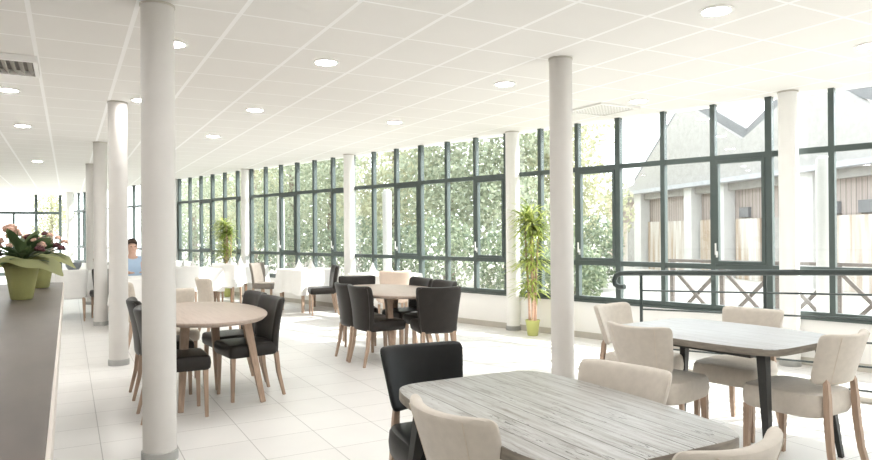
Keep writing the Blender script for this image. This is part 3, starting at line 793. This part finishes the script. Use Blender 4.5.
link_mesh('eyes', bm, M['hair'], pt)
bm = bmesh.new(); add_loft(bm, [(-.026, -.088, 1.122), (0, -.097, 1.12), (.026, -.088, 1.122)], [.004, .007, .004], 8, 0.); link_mesh('mouth', bm, M['rose'], pt)
for sx in (-1, 1):
    bm = bmesh.new(); q_ = bmesh.ops.create_uvsphere(bm, u_segments=10, v_segments=8, radius=1.)
    bmesh.ops.scale(bm, vec=(.010, .020, .032), verts=q_['verts']); bmesh.ops.translate(bm, vec=(sx * .076, -.005, 1.185), verts=q_['verts']); link_mesh('ear', bm, M['skin'], pt)
bm = bmesh.new(); add_loft(bm, [(0, -.10, 1.20), (0, -.122, 1.165), (0, -.10, 1.158)], [.008, .014, .008], 8, 0.); link_mesh('nose', bm, M['skin'], pt)
seat_at(white, .92, 12.42, -.1, -1, 'white covered chair the person in the pale blue shirt sits on', TB)

# ------------------------------------------------------------------ tall plants
def tall_plant(loc, rz, label, seed, hgt=1.92, room=((WN, .24), (WD, .36))):
    rnd = random.Random(seed)
    t = thing('potted_bamboo', label, 'plant', loc, rz)
    bm = bmesh.new(); add_lathe(bm, [(.066, 0), (.070, .004), (.094, .185), (.100, .195), (.100, .21), (.089, .21), (.085, .17)], 28); pot = link_mesh('pot', bm, M['lime'], t)
    bm = bmesh.new(); add_lathe(bm, [(.001, .172), (.084, .172)], 24, cap=False); link_mesh('soil', bm, M['soil'], pot)
    tips = []
    for k in range(4):
        a = k * 1.7 + .4; x, y = .035 * math.cos(a), .035 * math.sin(a)
        pts = [(x + .02 * math.sin(z * 3 + k) * z + .03 * z * math.cos(a), y + .03 * z * math.sin(a), z) for z in (.17, .5, .9, 1.3, hgt - .25 - .1 * k)]
        tube_obj('cane', pts, [.017, .016, .014, .011, .007], M['cane'], t, 8)
        tips.append(pts)
    bm = bmesh.new()
    tufts = [(.60, .38, 130), (.76, .30, 60), (.95, .40, 170), (1.15, .32, 110), (1.36, .34, 150), (1.54, .38, 190), (1.68, .40, 260)]
    for z, L, n in tufts:
        for i in range(n):
            pts = rnd.choice(tips); zz = z + rnd.uniform(-.07, .09)
            b = Vector(pts[0])
            for p, q in zip(pts, pts[1:]):
                if p[2] <= zz <= q[2]: b = Vector(p).lerp(Vector(q), (zz - p[2]) / (q[2] - p[2]))
            if zz > pts[-1][2]: b = Vector(pts[-1])
            a = rnd.uniform(0, 2 * PI); e = rnd.uniform(-.1, .8)
            d = Vector((math.cos(a) * math.cos(e), math.sin(a) * math.cos(e), math.sin(e)))
            ll = rnd.uniform(.12, L * .85); off = rnd.uniform(.0, .14)
            for w, lim in room:                                   # leaves grow away from the glass and the column
                w = Matrix.Rotation(-rz, 3, 'Z') @ w; over = (b + d * (ll + off)).dot(w)
                if over > lim: d = d - 2 * w * d.dot(w); d = d.normalized()
            b2 = b + d * off
            leaf_blade(bm, b2, d, ll, rnd.uniform(.018, .03), rnd.uniform(.5, 1.1))
    link_mesh('foliage', bm, M['leaf'], t)
    return t
tp = tall_plant(tuple(wp(5.42, -.29)), .3, 'tall bamboo plant in a lime green pot beside the window column', 11)
tall_plant((3.10, 15.25, 0), 2., 'far bamboo plant behind the clothed tables, next to a window column', 12, 1.9, ((WN, .24), (-WD, .22)))

# ------------------------------------------------------------------ handrail along the ramp
rt = thing('handrail', 'dark green metal handrail with curled end in front of the windows', 'railing', (5.248, 5.105, 0), math.atan2(3.041 - 5.105, 5.681 - 5.248))
SL = .093 / 2.109                                      # it climbs gently
def rz_(x, z): return z + SL * x
top = [(-.20, 0, .80), (-.265, 0, .793), (-.318, 0, .818), (-.33, 0, .865), (-.305, 0, .915), (-.25, 0, .940), (-.15, 0, .947)]
tube_obj('rail', top + [(x, 0, rz_(x, .955)) for x in (.2, 1.2, 2.4, 3.6, 5.)], .027, M['rail'], rt, 14)
for k in range(5):
    zb = .955 - .195 * (k + 1) + .012
    tube_obj('bar', [(.0, 0, rz_(0, zb)), (5., 0, rz_(5., zb))], .0085, M['rail'], rt, 8)
for x in (.0, 1.265, 2.53, 3.795, 5.0):
    bm = bmesh.new()
    add_box(bm, (x, 0, (rz_(x, .93) + .056) / 2), (.030, .012, rz_(x, .93) - .056))
    add_box(bm, (x, 0, .052), (.09, .09, .008))
    link_mesh('post', bm, M['rail'], rt)
bm = bmesh.new(); add_box(bm, (0, 0, .024), (5.4, .16, .048), None, .006)
kerb = link_mesh('trim_3', bm, M['base']); kerb.location = Vector((5.248, 5.105, 0)) + Vector((.205, -.979, 0)) * 2.55; kerb.rotation_euler = rt.rotation_euler; tag(kerb, kind='structure')

# ------------------------------------------------------------------ outdoors
bm = bmesh.new(); add_box(bm, (22, 10, -.16), (110, 110, .1))
tag(link_mesh('ground', bm, M['ground']), kind='structure')

# round white posts of the terrace outside the glass
for s, lb in ((2.2, 'white round post outside the glass beside the handrail column'), (9.68, 'white round post outside the glass behind the dark leather chairs'),
              (13.4, 'white round post outside the glass near the far potted plant')):
    t = thing('terrace_post', lb, 'post', tuple(wp(s, .85, -.11)))
    bm = bmesh.new(); add_lathe(bm, [(.085, 0), (.085, 2.26), (.075, 2.31), (.04, 2.335)], 28); link_mesh('shaft', bm, M['barn_pier'], t)
    bm = bmesh.new(); add_lathe(bm, [(.086, .0), (.10, .0), (.10, .03), (.086, .04)], 28, cap=False); link_mesh('base_ring', bm, M['ring'], t)

# timber fence with crossed braces
ft = thing('garden_fence', 'weathered timber fence with crossed diagonal braces outside the handrail windows', 'fence', tuple(wp(-2.2, 2.6, -.06)), WANG)
PIT = .78
for i in range(10):
    box_obj('post', (i * PIT, 0, .48), (.055, .06, .96), M['fence_wood'], ft)
    if i < 9:
        x = i * PIT
        for (a, b, yy) in (((x + .04, .10), (x + PIT - .04, .86), .045), ((x + .04, .86), (x + PIT - .04, .10), -.045)):
            bm = bmesh.new(); add_loft(bm, [(a[0], yy, a[1]), (b[0], yy, b[1])], .034, 4); link_mesh('brace', bm, M['fence_wood'], ft, smooth=False)
box_obj('top_rail', (4.5 * PIT, 0, .985), (9 * PIT + .1, .10, .045), M['fence_wood'], ft)
box_obj('bottom_rail', (4.5 * PIT, 0, .045), (9 * PIT, .05, .05), M['fence_wood'], ft)

# old barn with two gables
bt = thing('barn', 'old pale stone barn with twin gables and plank doors seen through the windows', 'barn', (21.289, 22.525, -.11), math.atan2(-.937, -.349))
def prism(name, pts, y0, y1, mat, parent):
    bm = bmesh.new(); a = [bm.verts.new((x, y0, z)) for x, z in pts]; b = [bm.verts.new((x, y1, z)) for x, z in pts]; n = len(pts)
    bm.faces.new(a); bm.faces.new(b[::-1])
    for i in range(n): bm.faces.new((a[i], a[(i + 1) % n], b[(i + 1) % n], b[i]))
    return link_mesh(name, bm, mat, parent, smooth=False)
# local x runs along the front towards the camera, the front looks towards -y
DY = -1
prism('gable_wall', [(-.2, 3.15), (2.3, 3.4), (6.25, 5.9), (6.85, 5.8), (9.9, 4.25), (11.2, 4.76), (12.7, 5.5), (13.76, 5.0), (14.87, 4.3), (18.5, 3.2), (20.5, 3.2), (20.5, 2.75), (-.2, 2.75)], .0, .5, M['stone'], bt)
prism('front_boards', [(0, 0), (0, 2.75), (20.5, 2.75), (20.5, 0)], .25, .5, M['boards'], bt)
for a, b in (((2.3, 3.4), (6.25, 5.9)), ((6.85, 5.8), (9.9, 4.25)), ((9.9, 4.25), (12.7, 5.5)), ((12.7, 5.5), (18.5, 3.2))):
    bm = bmesh.new(); add_loft(bm, [(a[0], .2, a[1] + .05), (b[0], .2, b[1] + .05)], [(.09, .35)] * 2, 4); link_mesh('coping', bm, M['coping'], bt, smooth=False)
prism('canopy_roof', [(-1.1, 2.98), (-1.1, 3.12), (20.5, 3.12), (20.5, 2.98)], -.35, .0, M['slate'], bt)
for x0, x1 in ((-.1, .5), (2.75, 3.35), (6.7, 7.2), (8.7, 9.15), (12.6, 13.1), (16.6, 17.1)):
    box_obj('pier', ((x0 + x1) / 2, .05, 1.5), (x1 - x0, .38, 3.0), M['brick'] if x0 < 0 else M['barn_pier'], bt)
for x0, x1, mt in ((.7, 1.6, 'boards_tan'), (1.65, 2.7, 'stone'), (3.5, 4.6, 'boards_tan'), (4.7, 6.4, 'boards_tan'), (7.35, 8.5, 'boards_tan'), (9.4, 10.6, 'boards_tan'), (10.8, 12.4, 'stone'), (13.3, 16.4, 'boards_tan')):
    box_obj('door', ((x0 + x1) / 2, .16, .93), (x1 - x0, .14, 1.85), M[mt], bt)
for x0 in (8.1, 9.75, 11.8, 13.4, 14.5):
    box_obj('shutter', (x0, .19, 2.05), (.45, .10, .3), M['coping'], bt)

# trees and hedges
def leaf_cloud(bm, c, r, n, size, rnd):
    for i in range(n):
        while True:
            v = Vector((rnd.uniform(-1, 1), rnd.uniform(-1, 1), rnd.uniform(-1, 1)))
            if .25 < v.length < 1: break
        p = Vector(c) + Vector((v.x * r[0], v.y * r[1], v.z * r[2]))
        a = Vector((rnd.gauss(0, 1), rnd.gauss(0, 1), rnd.gauss(0, 1))).normalized(); b = a.orthogonal().normalized()
        b = Matrix.Rotation(rnd.uniform(0, 6.3), 3, a) @ b; cc = a.cross(b); s = size * rnd.uniform(.6, 1.3)
        bm.faces.new([bm.verts.new(p + b * s), bm.verts.new(p + cc * s * .55), bm.verts.new(p - b * s), bm.verts.new(p - cc * s * .55)])
def tree(s, n, hgt, spread, label, mat, seed, group=None):
    spread *= 1.15
    rnd = random.Random(seed)
    t = thing('garden_tree', label, 'tree', tuple(wp(s, n, -.11)), rnd.uniform(0, 6), group)
    tube_obj('trunk', [(0, 0, 0), (.05, .03, hgt * .3), (-.04, .06, hgt * .55), (.03, 0, hgt * .8)], [.16, .12, .09, .04], M['bark'], t, 8)
    bm = bmesh.new()
    for k in range(9):
        a = k * 2.4; rr = spread * (.55 if k < 8 else 0)
        leaf_cloud(bm, (rr * math.cos(a), rr * math.sin(a), hgt * (.28 + .62 * ((k * 5) % 9) / 8)), (spread * .62, spread * .62, hgt * .21), int(620 + 420 * (1 - ((k * 5) % 9) / 8)), .075, rnd)
    link_mesh('crown', bm, M[mat], t)
specs = [(15.5, 14.6, 7.5, 2.4, 'tree_leaf2', 'tall yellow green tree beyond the brick end of the barn'),
         (11.2, 9.2, 6.2, 1.5, 'tree_leaf2', 'yellow green tree seen between the middle column and the barn'),
         (11.3, 6.6, 5.6, 1.4, 'tree_leaf', 'leafy tree seen beyond the bamboo plant and its column'),
         (13.6, 6.7, 6.2, 1.5, 'tree_leaf', 'tree behind the windows over the window side leather chairs'),
         (16.3, 6.9, 6.0, 1.6, 'tree_leaf2', 'yellowish tree behind the windows over the middle table'),
         (19.2, 6.6, 6.2, 1.6, 'tree_leaf', 'tree behind the windows just past the leather chair column'),
         (22.3, 6.9, 6.2, 1.7, 'tree_leaf', 'tree behind the windows over the clothed tables'),
         (25.8, 7.3, 6.5, 1.8, 'tree_leaf2', 'tree behind the windows beside the far bamboo plant'),
         (30.0, 8.4, 7.0, 2.2, 'tree_leaf', 'tree behind the windows next to the nearest column'),
         (36.5, 9.8, 7.5, 2.6, 'tree_leaf', 'farthest tree, pale through the last windows'),
         (51.4, 6.6, 5.4, 1.5, 'tree_leaf2', 'tree beyond the glazed end wall')]
for i, (s, n, hg, sp, mt, lb) in enumerate(specs): tree(s, n, hg, sp, lb, mt, 20 + i)
hg_ = thing('garden_hedge', 'long tall pale hedge closing the garden behind the row of trees', 'hedge', tuple(wp(13., 12., -.11)), WANG)
rnd_ = random.Random(5); bm = bmesh.new()
for k in range(16): add_loft(bm, [(k * 2.4, 0, 0), (k * 2.4 + .1, 0, 3.4)], [.07, .03], 6)
link_mesh('stems', bm, M['bark'], hg_)
bm = bmesh.new(); leaf_cloud(bm, (18., 0, 2.6), (19.5, 1.0, 2.7), 9000, .16, rnd_)
link_mesh('foliage', bm, M['tree_leaf'], hg_)
def bush(s, n, r, hgt, label, seed):
    rnd = random.Random(seed)
    t = thing('garden_bush', label, 'bush', tuple(wp(s, n, -.11)), rnd.uniform(0, 6))
    bm = bmesh.new()
    for k in range(3): add_loft(bm, [(0, 0, 0), (.2 * math.cos(k * 2.1), .2 * math.sin(k * 2.1), hgt * .5)], [.03, .015], 6)
    link_mesh('stem', bm, M['bark'], t)
    bm = bmesh.new(); leaf_cloud(bm, (0, 0, hgt * .52), (r, r, hgt * .5), 2200, .055, rnd); link_mesh('foliage', bm, M['hedge_leaf'], t)
for i, (s, n, r, hg, lb) in enumerate([(9.1, 7.3, .75, 1.9, 'rounded dark bush outside, left of the barn doors'), (7.2, 3.3, .7, 1.3, 'bush outside between the middle column and the handrail end'),
                                   (8.9, 3.6, .85, 1.6, 'bush outside behind the tall bamboo plant'), (10.8, 3.5, .9, 1.9, 'bush outside behind the window side leather chairs'),
                                   (12.8, 3.9, .9, 1.7, 'bush outside over the far edge of the middle table'), (15.0, 4.3, 1., 2.0, 'bush outside just past the leather chair column'),
                                   (18.0, 4.6, 1.2, 1.8, 'bush outside behind the dark chair at the windows'), (21.6, 5.0, 1.3, 1.9, 'bush outside behind the clothed tables'), (27.5, 5.8, 1.6, 1.9, 'bush outside behind the far windows')]):
    bush(s, n, r, hg, lb, 60 + i)

# ------------------------------------------------------------------ light
w = bpy.data.worlds.new('sky'); scene.world = w; w.use_nodes = True
nt = w.node_tree; bg = nt.nodes['Background']; bg.inputs[0].default_value = (.90, .96, 1., 1); bg.inputs[1].default_value = 2.3
sd = bpy.data.lights.new('sun', 'SUN'); so = bpy.data.objects.new('sun', sd); col.objects.link(so)
el = math.radians(39); az = Vector((.95, -.31, 0)).normalized()
to_sun = Vector((az.x * math.cos(el), az.y * math.cos(el), math.sin(el)))
so.rotation_euler = (-to_sun).to_track_quat('-Z', 'Y').to_euler(); so.location = (20, -5, 20)
sd.energy = 5.5; sd.angle = math.radians(.8); sd.color = (1, .965, .92)

scene.view_settings.view_transform = 'Standard'; scene.view_settings.look = 'None'
scene.view_settings.gamma = 1.; scene.view_settings.use_curve_mapping = False
scene.view_settings.exposure = 1.3
scene.cycles.max_bounces = 12; scene.cycles.diffuse_bounces = 8; scene.cycles.transparent_max_bounces = 24; scene.cycles.glossy_bounces = 6
scene.cycles.use_denoising = True
scene.cycles.sample_clamp_indirect = 8.
